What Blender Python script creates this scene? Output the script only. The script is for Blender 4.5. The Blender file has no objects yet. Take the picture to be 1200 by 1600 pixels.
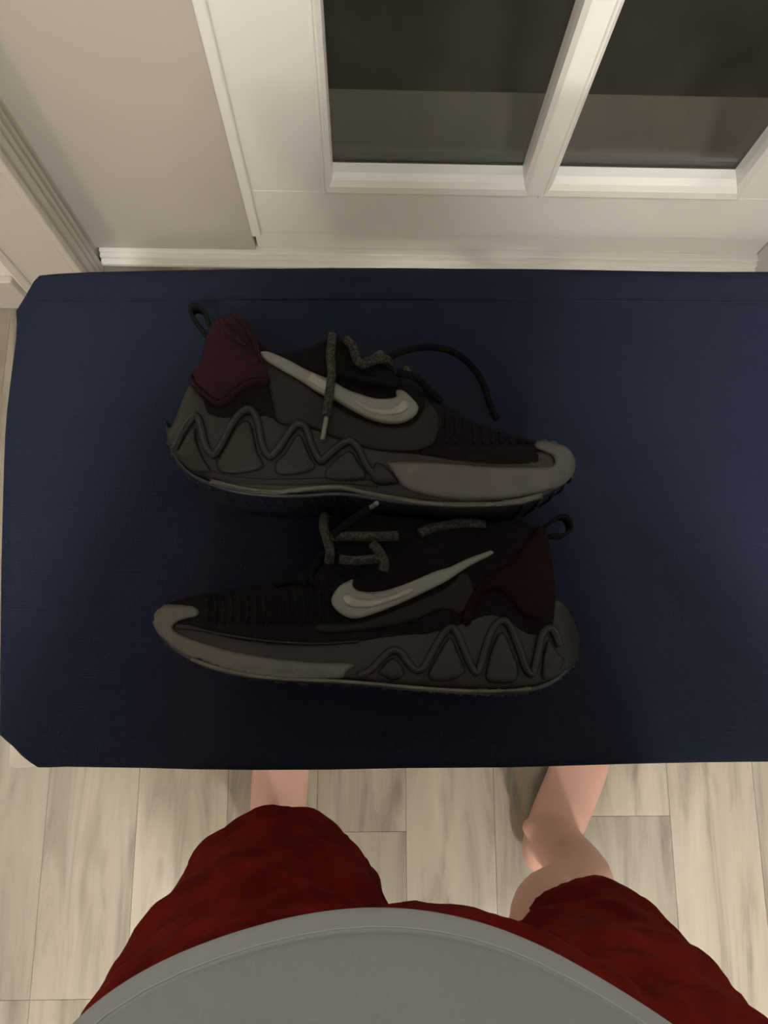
import bpy, bmesh, math, random
import numpy as np
from mathutils import Vector, Matrix, noise
from mathutils.bvhtree import BVHTree
from mathutils.geometry import delaunay_2d_cdt, intersect_point_line

random.seed(7)
SC = bpy.context.scene
COL = SC.collection

# ------------------------------------------------------------------ camera
F = 1150.0                      # focal length for the 1200 x 1600 frame
H = 1.32                        # lens height above the floor
_n = Vector((-33, -242, -F)).normalized()
_U = -_n
_x = Vector((1, 0.001, 0)); _x = (_x - _n * _x.dot(_n)).normalized()
_y = _U.cross(_x)
CAMROT = Matrix((_x, _y, _U))   # world = CAMROT @ camera
CAMPOS = Vector((0, 0, H))
cam_d = bpy.data.cameras.new('camera')
cam = bpy.data.objects.new('camera', cam_d)
COL.objects.link(cam)
cam_d.sensor_fit = 'HORIZONTAL'; cam_d.sensor_width = 36
cam_d.lens = 36 * F / 1200
cam_d.clip_start = 0.004
mw = CAMROT.to_4x4(); mw.translation = CAMPOS
cam.matrix_world = mw
SC.camera = cam

# ------------------------------------------------------------------ world, lights, exposure
w = bpy.data.worlds.new('night'); SC.world = w; w.use_nodes = True
w.node_tree.nodes['Background'].inputs[0].default_value = (0.010, 0.011, 0.014, 1)
w.node_tree.nodes['Background'].inputs[1].default_value = 1.0
CEIL = 2.45
# the three globe ceiling lamps are built below and are the only light in the room: x, y, colour, radiance, radius
LAMPS = [(0.06, -0.72, (1.0, 0.96, 0.91), 760.0, 0.08), (-0.80, -2.0, (1.0, 0.86, 0.68), 150.0, 0.10), (0.72, -2.0, (1.0, 0.94, 0.84), 540.0, 0.10)]
# weak fill added outside to brighten the deck and ground, not a known lamp
pl_ = bpy.data.lights.new('added_deck_fill', 'POINT'); pl_.energy = 66.0; pl_.color = (1, .93, .84); pl_.shadow_soft_size = .08
plo = bpy.data.objects.new('added_deck_fill', pl_); COL.objects.link(plo); plo.location = (1.3, 1.15, 1.9)
SC.view_settings.view_transform = 'Standard'; SC.view_settings.look = 'None'
SC.view_settings.gamma = 1; SC.view_settings.use_curve_mapping = False
SC.view_settings.exposure = -0.22


# ------------------------------------------------------------------ helpers
def ray(px, py):
    return CAMROT @ Vector((px - 600, 800 - py, -F))
def at(px, py, z):
    d = ray(px, py); return CAMPOS + d * ((z - H) / d.z)
def aty(px, py, Y):
    d = ray(px, py); return CAMPOS + d * (Y / d.y)

def mat(name, col, rough=0.6, var=0.0, scale=20, bump=0.0, bscale=200, metal=0, detail=4, spec=0.5, sheen=0, noise_col=None):
    m = bpy.data.materials.new(name); m.use_nodes = True
    nt = m.node_tree; b = nt.nodes['Principled BSDF']
    b.inputs['Base Color'].default_value = (*col, 1); b.inputs['Roughness'].default_value = rough
    b.inputs['Metallic'].default_value = metal
    b.inputs['Specular IOR Level'].default_value = spec
    if sheen:
        b.inputs['Sheen Weight'].default_value = sheen; b.inputs['Sheen Roughness'].default_value = .5
    tc = nt.nodes.new('ShaderNodeTexCoord')
    if var or noise_col:
        n = nt.nodes.new('ShaderNodeTexNoise'); n.inputs['Scale'].default_value = scale; n.inputs['Detail'].default_value = detail
        nt.links.new(tc.outputs['Object'], n.inputs['Vector'])
        r = nt.nodes.new('ShaderNodeValToRGB')
        r.color_ramp.elements[0].position = .3; r.color_ramp.elements[1].position = .7
        c2 = noise_col or tuple(min(1, c * (1 + var)) for c in col)
        c1 = tuple(c * (1 - var) for c in col)
        r.color_ramp.elements[0].color = (*c1, 1); r.color_ramp.elements[1].color = (*c2, 1)
        nt.links.new(n.outputs['Fac'], r.inputs['Fac']); nt.links.new(r.outputs['Color'], b.inputs['Base Color'])
    if bump:
        n2 = nt.nodes.new('ShaderNodeTexNoise'); n2.inputs['Scale'].default_value = bscale; n2.inputs['Detail'].default_value = 3
        nt.links.new(tc.outputs['Object'], n2.inputs['Vector'])
        bp = nt.nodes.new('ShaderNodeBump'); bp.inputs['Strength'].default_value = bump; bp.inputs['Distance'].default_value = .002
        nt.links.new(n2.outputs['Fac'], bp.inputs['Height']); nt.links.new(bp.outputs['Normal'], b.inputs['Normal'])
    return m

def tag(o, label=None, cat=None, group=None, kind=None):
    if label: o['label'] = label
    if cat: o['category'] = cat
    if group: o['group'] = group
    if kind: o['kind'] = kind
    return o
def empty(name, loc, label, cat, group=None):
    o = bpy.data.objects.new(name, None); COL.objects.link(o); o.location = loc; o.empty_display_size = .05
    return tag(o, label, cat, group)
def obj(name, bm, m, parent=None, smooth=False):
    me = bpy.data.meshes.new(name)
    bmesh.ops.recalc_face_normals(bm, faces=bm.faces)
    bm.to_mesh(me); bm.free()
    return obj_me(name, me, m, parent, smooth)
def obj_me(name, me, m, parent=None, smooth=False):
    for mm in (m if isinstance(m, (list, tuple)) else [m]): me.materials.append(mm)
    if smooth:
        for p in me.polygons: p.use_smooth = True
    o = bpy.data.objects.new(name, me); COL.objects.link(o)
    if parent is not None:
        o.parent = parent
        if parent.parent is None: o.matrix_parent_inverse = Matrix.Translation(-Vector(parent.location))
    return o
def box(bm, lo, hi, bev=0.0):
    lo = Vector(lo); hi = Vector(hi)
    r = bmesh.ops.create_cube(bm, size=1)
    for v in r['verts']:
        v.co = Vector((lo[i] + (v.co[i] + .5) * (hi[i] - lo[i]) for i in range(3)))
    if bev:
        es = list({e for v in r['verts'] for e in v.link_edges})
        bmesh.ops.bevel(bm, geom=es, offset=bev, segments=2, affect='EDGES', profile=.5)
    return bm
def bx(name, lo, hi, m, parent=None, bev=0.0):
    return obj(name, box(bmesh.new(), lo, hi, bev), m, parent)
def cr(pts, n):
    """Catmull-Rom resample of a list of tuples to n points."""
    P = [np.array(p, float) for p in pts]
    P = [2 * P[0] - P[1]] + P + [2 * P[-1] - P[-2]]
    out = []
    m = len(P) - 3
    for k in range(n):
        t = k / (n - 1) * m; i = min(int(t), m - 1); f = t - i
        a, b, c, d = P[i:i + 4]
        out.append(.5 * (2 * b + (c - a) * f + (2 * a - 5 * b + 4 * c - d) * f * f + (3 * b - a - 3 * c + d) * f ** 3))
    return out
def tube(bm, pts, rad, seg=10, caps=True, up=None):
    """swept tube; rad scalar, list, or list of (ra, rb)"""
    pts = [Vector(p) for p in pts]; n = len(pts)
    rings = []; prev = None
    for i, p in enumerate(pts):
        t = (pts[min(i + 1, n - 1)] - pts[max(i - 1, 0)]).normalized()
        if prev is None:
            a = Vector(up) if up else (Vector((0, 0, 1)) if abs(t.z) < .9 else Vector((1, 0, 0)))
            u = (a - t * a.dot(t)).normalized()
        else:
            u = (prev - t * prev.dot(t)).normalized()
        prev = u; v = t.cross(u)
        r = rad[i] if isinstance(rad, (list, tuple)) else rad
        ra, rb = r if isinstance(r, (tuple, list, np.ndarray)) else (r, r)
        rings.append([bm.verts.new(p + u * (ra * math.cos(2 * math.pi * k / seg)) + v * (rb * math.sin(2 * math.pi * k / seg))) for k in range(seg)])
    for a, b in zip(rings, rings[1:]):
        for k in range(seg):
            bm.faces.new((a[k], a[(k + 1) % seg], b[(k + 1) % seg], b[k]))
    if caps:
        bm.faces.new(rings[0][::-1]); bm.faces.new(rings[-1])
    return bm
def extrude_poly(bm, pts2, z0, z1, bev=0):
    vs = [bm.verts.new((p[0], p[1], z0)) for p in pts2]
    f = bm.faces.new(vs)
    r = bmesh.ops.extrude_face_region(bm, geom=[f])
    for v in [g for g in r['geom'] if isinstance(g, bmesh.types.BMVert)]: v.co.z = z1
    if bev:
        es = [e for e in bm.edges if abs(e.verts[0].co.z - e.verts[1].co.z) < 1e-6]
        bmesh.ops.bevel(bm, geom=es, offset=bev, segments=4, affect='EDGES', profile=.5)
    return bm
def cyl(bm, c, r0, r1, z0, z1, seg=40, bev=0):
    pts = [(c[0] + r0 * math.cos(2 * math.pi * k / seg), c[1] + r0 * math.sin(2 * math.pi * k / seg)) for k in range(seg)]
    a = [bm.verts.new((p[0], p[1], z0)) for p in pts]
    b = [bm.verts.new((c[0] + (p[0] - c[0]) * r1 / r0, c[1] + (p[1] - c[1]) * r1 / r0, z1)) for p in pts]
    for k in range(seg): bm.faces.new((a[k], a[(k + 1) % seg], b[(k + 1) % seg], b[k]))
    bm.faces.new(a[::-1]); bm.faces.new(b)
    return bm
def remeshed(bm, voxel, smooth_it=6, name='tmp'):
    """union of overlapping closed shells into one continuous mesh"""
    me = bpy.data.meshes.new(name)
    bmesh.ops.recalc_face_normals(bm, faces=bm.faces)
    bm.to_mesh(me); bm.free()
    o = bpy.data.objects.new(name, me); COL.objects.link(o)
    r = o.modifiers.new('r', 'REMESH'); r.mode = 'VOXEL'; r.voxel_size = voxel
    s = o.modifiers.new('s', 'SMOOTH'); s.factor = .5; s.iterations = smooth_it
    dg = bpy.context.evaluated_depsgraph_get()
    out = bpy.data.meshes.new_from_object(o.evaluated_get(dg))
    bpy.data.objects.remove(o); bpy.data.meshes.remove(me)
    return out

# ------------------------------------------------------------------ materials
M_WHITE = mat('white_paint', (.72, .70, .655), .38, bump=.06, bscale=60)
M_WHITE_DIM = mat('dimmed_white_paint', (.44, .405, .35), .45, bump=.06, bscale=60)  # white paint darkened: the dimmer light on the left is put into the colour
M_WALL = mat('wall_paint', (.66, .62, .56), .7, bump=.15, bscale=180)
M_CEIL = mat('ceiling_paint', (.46, .46, .45), .8)
M_NAVY = None
M_STEEL = mat('white_steel', (.72, .68, .58), .35)
M_CONC = mat('porch_boards', (.13, .11, .085), .8, var=.10, scale=6)
M_GROUND = mat('night_ground', (.045, .040, .034), .9, var=.2, scale=5)
M_SPACER = mat('spacer_metal', (.10, .10, .095), .45, metal=.3)
M_SEAL = mat('dark_seal', (.05, .047, .043), .6)

def navy():
    m = bpy.data.materials.new('navy_cotton'); m.use_nodes = True
    nt = m.node_tree; b = nt.nodes['Principled BSDF']; b.inputs['Roughness'].default_value = .85
    b.inputs['Specular IOR Level'].default_value = .12
    tc = nt.nodes.new('ShaderNodeTexCoord')
    n = nt.nodes.new('ShaderNodeTexNoise'); n.inputs['Scale'].default_value = 9; n.inputs['Detail'].default_value = 6
    r = nt.nodes.new('ShaderNodeValToRGB')
    r.color_ramp.elements[0].color = (.0045, .0066, .0155, 1); r.color_ramp.elements[1].color = (.0060, .0086, .0195, 1)
    wv = []
    for d in ('X', 'Y'):
        q = nt.nodes.new('ShaderNodeTexWave'); q.bands_direction = d; q.inputs['Scale'].default_value = 260
        q.inputs['Distortion'].default_value = 1.0
        nt.links.new(tc.outputs['Object'], q.inputs['Vector']); wv.append(q)
    mx = nt.nodes.new('ShaderNodeMath'); mx.operation = 'ADD'
    nt.links.new(wv[0].outputs['Fac'], mx.inputs[0]); nt.links.new(wv[1].outputs['Fac'], mx.inputs[1])
    bp = nt.nodes.new('ShaderNodeBump'); bp.inputs['Strength'].default_value = .25; bp.inputs['Distance'].default_value = .0006
    nt.links.new(tc.outputs['Object'], n.inputs['Vector']); nt.links.new(n.outputs['Fac'], r.inputs['Fac'])
    nt.links.new(r.outputs['Color'], b.inputs['Base Color'])
    nt.links.new(mx.outputs[0], bp.inputs['Height']); nt.links.new(bp.outputs['Normal'], b.inputs['Normal'])
    return m
M_NAVY = navy()

def glass():
    m = bpy.data.materials.new('window_glass'); m.use_nodes = True
    nt = m.node_tree; nt.nodes.clear()
    o = nt.nodes.new('ShaderNodeOutputMaterial'); mx = nt.nodes.new('ShaderNodeMixShader')
    t = nt.nodes.new('ShaderNodeBsdfTransparent'); g = nt.nodes.new('ShaderNodeBsdfGlossy')
    g.inputs['Roughness'].default_value = .03; t.inputs['Color'].default_value = (.88, .9, .88, 1)
    lw = nt.nodes.new('ShaderNodeLayerWeight'); lw.inputs['Blend'].default_value = .5
    pw_ = nt.nodes.new('ShaderNodeMath'); pw_.operation = 'POWER'; pw_.inputs[1].default_value = 5
    f = nt.nodes.new('ShaderNodeMath'); f.operation = 'MULTIPLY_ADD'; f.inputs[1].default_value = .9; f.inputs[2].default_value = .025
    nt.links.new(lw.outputs['Facing'], pw_.inputs[0]); nt.links.new(pw_.outputs[0], f.inputs[0])
    nt.links.new(f.outputs[0], mx.inputs[0]); nt.links.new(t.outputs[0], mx.inputs[1]); nt.links.new(g.outputs[0], mx.inputs[2])
    nt.links.new(mx.outputs[0], o.inputs[0])
    return m
M_GLASS = glass()

def vinyl(k, tone=None):
    """one tone of the plank floor: pale greyed oak with streaks and knots along Y"""
    rnd = random.Random(k)
    tone = tone or rnd.uniform(.9, 1.08)
    a = np.array((.250, .219, .171)) * tone; b_ = np.array((.128, .106, .079)) * tone; c = np.array((.310, .274, .217)) * tone
    m = bpy.data.materials.new('pale_oak_plank'); m.use_nodes = True
    nt = m.node_tree; b = nt.nodes['Principled BSDF']; b.inputs['Roughness'].default_value = .5
    tc = nt.nodes.new('ShaderNodeTexCoord'); mp = nt.nodes.new('ShaderNodeMapping')
    mp.inputs['Scale'].default_value = (13, 1.5, 1); mp.inputs['Location'].default_value = (rnd.uniform(0, 50), rnd.uniform(0, 50), 0)
    n = nt.nodes.new('ShaderNodeTexNoise'); n.inputs['Scale'].default_value = 1.6; n.inputs['Detail'].default_value = 7
    n.inputs['Roughness'].default_value = .62; n.inputs['Distortion'].default_value = .9
    r = nt.nodes.new('ShaderNodeValToRGB')
    r.color_ramp.elements[0].position = .30; r.color_ramp.elements[0].color = (*b_, 1)
    r.color_ramp.elements[1].position = .74; r.color_ramp.elements[1].color = (*c, 1)
    e = r.color_ramp.elements.new(.50); e.color = (*a, 1)
    nt.links.new(tc.outputs['Object'], mp.inputs['Vector']); nt.links.new(mp.outputs[0], n.inputs['Vector'])
    nt.links.new(n.outputs['Fac'], r.inputs['Fac'])
    mp2 = nt.nodes.new('ShaderNodeMapping'); mp2.inputs['Scale'].default_value = (16, 3.4, 1)
    mp2.inputs['Location'].default_value = (rnd.uniform(0, 50), rnd.uniform(0, 50), 0)
    n2 = nt.nodes.new('ShaderNodeTexNoise'); n2.inputs['Scale'].default_value = 1.2; n2.inputs['Detail'].default_value = 2
    r2 = nt.nodes.new('ShaderNodeValToRGB')
    r2.color_ramp.elements[0].position = .62; r2.color_ramp.elements[0].color = (1, 1, 1, 1)
    r2.color_ramp.elements[1].position = .78; r2.color_ramp.elements[1].color = (.55, .51, .46, 1)
    nt.links.new(tc.outputs['Object'], mp2.inputs['Vector']); nt.links.new(mp2.outputs[0], n2.inputs['Vector'])
    nt.links.new(n2.outputs['Fac'], r2.inputs['Fac'])
    mx = nt.nodes.new('ShaderNodeMix'); mx.data_type = 'RGBA'; mx.blend_type = 'MULTIPLY'; mx.inputs[0].default_value = 1
    nt.links.new(r.outputs['Color'], mx.inputs[6]); nt.links.new(r2.outputs['Color'], mx.inputs[7])
    nt.links.new(mx.outputs[2], b.inputs['Base Color'])
    return m

# ------------------------------------------------------------------ the setting
DW = 0.686          # wall face
DD = 0.790          # face of the door
X0, X1, YB = -2.2, 2.2, -3.4
def st(o): o['kind'] = 'structure'; return o

sub = st(bx('floor', (X0, YB, -.04), (X1, DD + .03, -.0035), mat('floor_underlay', (.19, .17, .14), .9)))
seam0, pw = 0.074, 0.1502
VT = [vinyl(k) for k in range(5)]
VD = [vinyl(10 + k, .80) for k in range(3)]; VM = [vinyl(20 + k, .90) for k in range(3)]; VL = [vinyl(30 + k, 1.06) for k in range(3)]
TONES = {-6: (VD, VM), -5: (VD, VD), -4: (VM, VM), -3: (VL, VL), -2: (VL, VM), -1: (VD, VM), 0: (VL, VL), 1: (VM, VM), 2: (VD, VL), 3: (VL, VL), 4: (VM, VL)}
rf = random.Random(3)
special = {-4: -.518, -5: -.518, -6: -.518, -1: -.271, 2: -.249}
for k in range(-13, 14):
    xa = seam0 + k * pw; xb = xa + pw
    if k * pw + seam0 < X0 + .1 or xb > X1: pass
    y = special.get(k, rf.uniform(.15, .42) if -9 < k < 8 else rf.uniform(-1.2, 0))
    ys = [y + j * 1.22 for j in range(-4, 3)]
    cuts = [YB] + [v for v in ys if YB + .1 < v < DW - .02] + [DD if -.49 < xa else DW - .01]
    for a, b in zip(cuts, cuts[1:]):
        bm = box(bmesh.new(), (-pw / 2 + .0002, -(b - a) / 2 + .0002, -.0035), (pw / 2 - .0002, (b - a) / 2 - .0002, 0))
        es = [e for e in bm.edges if all(v.co.z > -.001 for v in e.verts)]
        bmesh.ops.bevel(bm, geom=es, offset=.0004, segments=1, affect='EDGES')
        o = obj('floor_plank', bm, (TONES[k][0 if (a + b) / 2 < y else 1] if k in TONES else VT)[int(rf.random() * 3)])
        o.parent = sub; o.location = ((xa + xb) / 2, (a + b) / 2, 0)

# front wall round the door opening, then the rest of the room
OPX0, OPX1, OPZ = -.535, .80, 2.12
bm = bmesh.new()
box(bm, (X0, DW, 0), (OPX0, DW + .14, CEIL)); box(bm, (OPX1, DW, 0), (X1, DW + .14, CEIL)); box(bm, (OPX0, DW, OPZ), (OPX1, DW + .14, CEIL))
st(obj('wall_front', bm, M_WALL))
M_WALLD = mat('far_wall_paint', (.32, .32, .31), .8)
st(bx('wall_left', (X0 - .1, YB, 0), (X0, DW, CEIL), M_WALLD)); st(bx('wall_right', (X1, YB, 0), (X1 + .1, DW, CEIL), M_WALLD))
st(bx('wall_back', (X0, YB - .1, 0), (X1, YB, CEIL), M_WALLD)); st(bx('ceiling', (X0, YB, CEIL), (X1, DW + .14, CEIL + .1), M_CEIL))
st(bx('baseboard_left', (X0, DW - .014, 0), (-.632, DW, .10), M_WHITE_DIM, bev=.003))
st(bx('baseboard_right', (.905, DW - .014, 0), (X1, DW, .10), M_WHITE, bev=.003))

# casing round the opening (flat board with rounded edges) : trim_1
CI, CO = -.489, -.605
tr = st(bx('trim_1', (CO, DW - .018, 0), (CI, DW, OPZ + .1), M_WHITE_DIM, bev=.004))
st(bx('trim_2', (.785, DW - .018, 0), (.90, DW, OPZ + .1), M_WHITE, bev=.004))
st(bx('trim_3', (CI, DW - .018, OPZ - .02), (.785, DW, OPZ + .1), M_WHITE, bev=.004))
bead = bx('trim_bead', (CI - .010, DW - .026, 0), (CI + .004, DW - .010, OPZ), M_WHITE_DIM, bev=.003); bead.parent = tr
bead = bx('trim_bead', (CO - .004, DW - .024, 0), (CO + .012, DW - .002, OPZ), M_WHITE_DIM, bev=.003); bead.parent = tr
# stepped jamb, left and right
jl = st(bx('trim_4', (OPX0, DW - .005, 0), (CI - .004, DW + .025, OPZ), M_WHITE_DIM, bev=.003))
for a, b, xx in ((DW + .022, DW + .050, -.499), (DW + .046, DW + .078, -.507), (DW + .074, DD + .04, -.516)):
    s = bx('jamb_step', (OPX0, a, 0), (xx, b, OPZ), M_WHITE_DIM, bev=.004); s.parent = jl
st(bx('trim_5', (.775, DW, 0), (OPX1, DD + .04, OPZ), M_WHITE, bev=.003))
st(bx('trim_6', (OPX0, DW, OPZ - .03), (OPX1, DD + .04, OPZ), M_WHITE, bev=.003))
# threshold in three steps
th = empty('threshold', (0, .78, 0), 'white stepped door threshold along the foot of the door, behind the ironing board', 'threshold')
for ya, yb_, z in ((.7640, .7765, .010), (.7745, .7850, .018), (.7825, .84, .024)):
    bx('threshold_step', (-.512, ya, 0), (.776, yb_, z), M_WHITE, th, bev=.0022)

# fixed side panel and the glazed door
def on_door(px, py): return aty(px, py, DD)
SX = on_door(395, 365).x; SX2 = on_door(409, 365).x
fp = st(bx('wall_side_panel', (-.530, DD, .0225), (SX - .002, DD + .04, OPZ - .02), M_WHITE_DIM, bev=.002))
GZ = on_door(800, 284).z; MZ = on_door(800, 304).z
gx0 = on_door(520, 284).x; gm0 = on_door(817, 284).x; gm1 = on_door(867, 284).x; gx1 = on_door(1155, 285).x
door = st(empty('door_1', (SX, DD, 0), 'white glazed front door with narrow glazing bars over a plain bottom rail', 'door'))
DT = OPZ - .03; DB = on_door(800, 369).z
def dpart(name, lo, hi, bev=.002, m=M_WHITE): return bx(name, lo, hi, m, door, bev=bev)
dpart('bottom_rail', (SX + .002, DD, DB), (.772, DD + .042, MZ))
dpart('bottom_sweep', (SX + .002, DD + .006, .025), (.772, DD + .04, DB + .002), .001)
dpart('stile', (SX + .002, DD + .0005, MZ - .001), (gx0 - .012, DD + .042, DT), .001)
dpart('stile', (gx1 + .012, DD + .0005, MZ - .001), (.772, DD + .042, DT), .001)
dpart('top_rail', (SX + .002, DD, 2.0), (.772, DD + .0415, DT), .001)
dpart('astragal', (SX, DD - .012, DB + .003), (SX2, DD + .004, DT), .003)
# glazing bead: quarter-round strips mitred round each pane
def bead_bar(p0, p1, inward, wid, prot, mit=1.0, name='glazing_bead', m=M_WHITE):
    """triangular/rounded bead from p0 to p1; inward = unit vector towards the glass"""
    bm = bmesh.new(); p0 = Vector(p0); p1 = Vector(p1); inn = Vector(inward); t = (p1 - p0).normalized()
    prof = [(-.002, 0), (-.002, prot * .45), (.001, prot * .5), (.003, prot * .35), (.005, prot * .9), (.008, prot), (wid * .6, prot * .75), (wid * .9, prot * .1), (wid, -.012), (wid, -.03), (-.002, -.03)]
    rings = []
    for p, sg in ((p0, 1), (p1, -1)):
        rings.append([bm.verts.new(p + inn * a + Vector((0, -b, 0)) + t * sg * (a * mit)) for a, b in prof])
    n = len(prof)
    for k in range(n): bm.faces.new((rings[0][k], rings[0][(k + 1) % n], rings[1][(k + 1) % n], rings[1][k]))
    bm.faces.new(rings[0]); bm.faces.new(rings[1][::-1])
    return obj(name, bm, m, door)
BW = GZ - MZ + .001; GT = 1.98
panes = [(gx0, gm0 + .001), (gm1 - .001, gx1)]
for a, b in panes:
    a_, b_ = a - .016, b + .016
    rows = [(MZ, 1.0), (1.03, GT)]
    for z0, z1 in rows:
        bead_bar((a_, DD, z0), (b_, DD, z0), (0, 0, 1), BW, .008, .016 / BW)
        bead_bar((a_, DD, z1), (b_, DD, z1), (0, 0, -1), BW, .008, .016 / BW)
        bead_bar((a_, DD, z0), (a_, DD, z1), (1, 0, 0), .016, .008, BW / .016)
        bead_bar((b_, DD, z0), (b_, DD, z1), (-1, 0, 0), .016, .008, BW / .016)
        bx('spacer_bar', (a_ + .016, DD + .034, z0 + BW - .002), (b_ - .016, DD + .041, z0 + BW + .014), M_SPACER, door)
        bx('glass_pane', (a_ + .010, DD + .030, z0 + .010), (b_ - .010, DD + .0335, z1 - .010), M_GLASS, door)
dpart('glazing_bar', (gm0 + .010, DD - .004, MZ), (gm1 - .010, DD + .034, GT), .003)
dpart('glazing_bar', (gx0 - .012, DD - .003, 1.0), (gx1 + .012, DD + .034, 1.03), .003)
nick = bmesh.new(); c = on_door(779, 372); tube(nick, [(c.x - .004, DD + .011, c.z + .001), (c.x, DD + .011, c.z), (c.x + .003, DD + .011, c.z + .0015)], [.0008, .0014, .0006], 6)
obj('paint_chip', nick, mat('bare_spot', (.10, .09, .08), .8), door)['label'] = 'tiny dark paint chip'

# outside: porch deck and the dark ground below it
PY = at(800, 143, -.02).y
st(bx('porch_floor', (X0, DD + .06, -.16), (X1, PY, -.02), M_CONC, bev=.004))
st(bx('ground', (-4, PY - .05, -.6), (4, 6, -.40), M_GROUND))
st(bx('exterior_sill', (OPX0, DD + .041, -.02), (OPX1, DD + .10, .01), mat('sill_metal', (.16, .15, .135), .5)))

# ceiling lamps
for i, (lx, ly, c, e, s) in enumerate(LAMPS):
    t = empty('ceiling_lamp', (lx, ly, CEIL), ['bright globe ceiling lamp almost overhead, nearest to the door', 'warm globe ceiling lamp far behind the person on the left', 'globe ceiling lamp far behind the person on the right'][i], 'lamp', 'ceiling lamps behind the person')
    obj('base', cyl(bmesh.new(), (lx, ly), .08, .06, CEIL - .03, CEIL), M_WHITE, t)
    m = bpy.data.materials.new('lamp_glow'); m.use_nodes = True
    b = m.node_tree.nodes['Principled BSDF']; b.inputs['Emission Color'].default_value = (*c, 1); b.inputs['Emission Strength'].default_value = e
    bm = bmesh.new(); bmesh.ops.create_icosphere(bm, subdivisions=3, radius=s, matrix=Matrix.Translation((lx, ly, CEIL - .03 - s)))
    obj('globe', bm, m, t, True)

# ------------------------------------------------------------------ ironing board
TZ = .76
ib = empty('ironing_board', (.35, .12, 0), 'ironing board with a plain navy cotton cover standing in front of the door', 'ironing board')
left_px = [(62, 430), (52, 440), (37, 466), (24, 487), (25, 505), (24, 530), (20, 560), (15, 600), (10, 640), (7, 680), (5, 730), (3, 800), (1, 880), (0, 960), (-1, 1050), (-1, 1110), (-2, 1148), (8, 1158), (20, 1168), (33, 1182), (47, 1193), (58, 1200)]
front_px = [(75, 1200), (100, 1199), (160, 1200), (230, 1201), (300, 1203), (400, 1204), (520, 1203.5), (640, 1201), (800, 1200), (900, 1197), (1000, 1194), (1100, 1192), (1200, 1191)]
back_px = [(90, 427), (140, 424.5), (240, 422), (330, 420.5), (420, 419), (520, 418), (620, 418), (720, 419), (820, 419.5), (920, 421), (1020, 423), (1110, 424), (1200, 424)]
EZ = TZ - .006
L = [at(*p, EZ) for p in left_px]; Fr = [at(*p, EZ) for p in front_px]; Bk = [at(*p, EZ) for p in back_px]
yf, yb = Fr[-1].y, Bk[-1].y; x_end = 1.02
nose = []
for k in range(1, 24):
    t = k / 24
    a = -math.pi / 2 + math.pi * t
    nose.append(Vector((.62 + .40 * math.cos(a) ** .8 if math.cos(a) > 0 else .62, (yf + yb) / 2 + (yb - yf) / 2 * math.sin(a), EZ)))
outline = L + Fr + nose + Bk[::-1]
cen = Vector((.3, .125, 0))
def inset_outline(pts, d):
    n = len(pts); out = []
    for i in range(n):
        t = (pts[(i + 1) % n] - pts[i - 1]); t.z = 0; t.normalize()
        out.append(pts[i] + Vector((-t.y, t.x, 0)) * d)   # outline runs counter-clockwise: inside is to the left
    return out
bm = bmesh.new()
rings = []
for d, z in ((.030, TZ - .030), (.006, TZ - .030), (.0015, TZ - .026), (0, TZ - .018), (0, TZ - .009), (.001, TZ - .005), (.003, TZ - .0025), (.007, TZ - .0008), (.012, TZ)):
    rings.append([bm.verts.new((p.x, p.y, z)) for p in inset_outline(outline, d)])
n = len(outline)
for a, b in zip(rings, rings[1:]):
    for k in range(n): bm.faces.new((a[k], a[(k + 1) % n], b[(k + 1) % n], b[k]))
# gridded top with faint wrinkles
inner = [v.co.copy() for v in rings[-1]]
pts2 = [Vector((p.x, p.y)) for p in inner]
xs = np.arange(-.26, 1.0, .02); ysg = np.arange(-.05, .32, .02)
ext = []
def inside(p, poly):
    r = False; j = len(poly) - 1
    for i in range(len(poly)):
        a, b = poly[i], poly[j]
        if (a[1] > p[1]) != (b[1] > p[1]) and p[0] < (b[0] - a[0]) * (p[1] - a[1]) / (b[1] - a[1]) + a[0]: r = not r
        j = i
    return r
def bdist(p, poly):
    best = 9e9
    for i in range(len(poly)):
        a = poly[i - 1]; b = poly[i]
        ax, ay = b[0] - a[0], b[1] - a[1]; l = ax * ax + ay * ay or 1e-12
        t = max(0, min(1, ((p[0] - a[0]) * ax + (p[1] - a[1]) * ay) / l))
        best = min(best, (p[0] - a[0] - t * ax) ** 2 + (p[1] - a[1] - t * ay) ** 2)
    return math.sqrt(best)
for x in xs:
    for y in ysg:
        if inside((x, y), pts2) and bdist((x, y), pts2) > .010: ext.append(Vector((x, y)))
vs, es, fs, *_ = delaunay_2d_cdt(pts2 + ext, [(i, (i + 1) % n) for i in range(n)], [], 1, 1e-6)
top = []
for i, v in enumerate(vs):
    if i < n: top.append(rings[-1][i]); continue
    z = TZ - .0002 + .0006 * noise.noise(Vector((v.x * 9, v.y * 9, 3))) * min(1, bdist(v, pts2) / .03)
    top.append(bm.verts.new((v.x, v.y, z)))
for f in fs:
    try: bm.faces.new([top[i] for i in f])
    except ValueError: pass
bm.faces.new([v for v in rings[0]])
cover = obj('cover', bm, M_NAVY, ib, True)
cover['label'] = 'navy cotton cover'
# stitched hem line that shows through along the back and the front
for pl, nm in (([(60, 468), (160, 469), (300, 468), (500, 467), (760, 468), (1000, 471), (1200, 472)], 'seam'), ):
    bm = bmesh.new(); pp = cr(pl, 60)
    tube(bm, [at(p[0], p[1], TZ + .0001) for p in pp], .0010, 6)
    obj(nm, bm, M_NAVY, cover, True)
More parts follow.
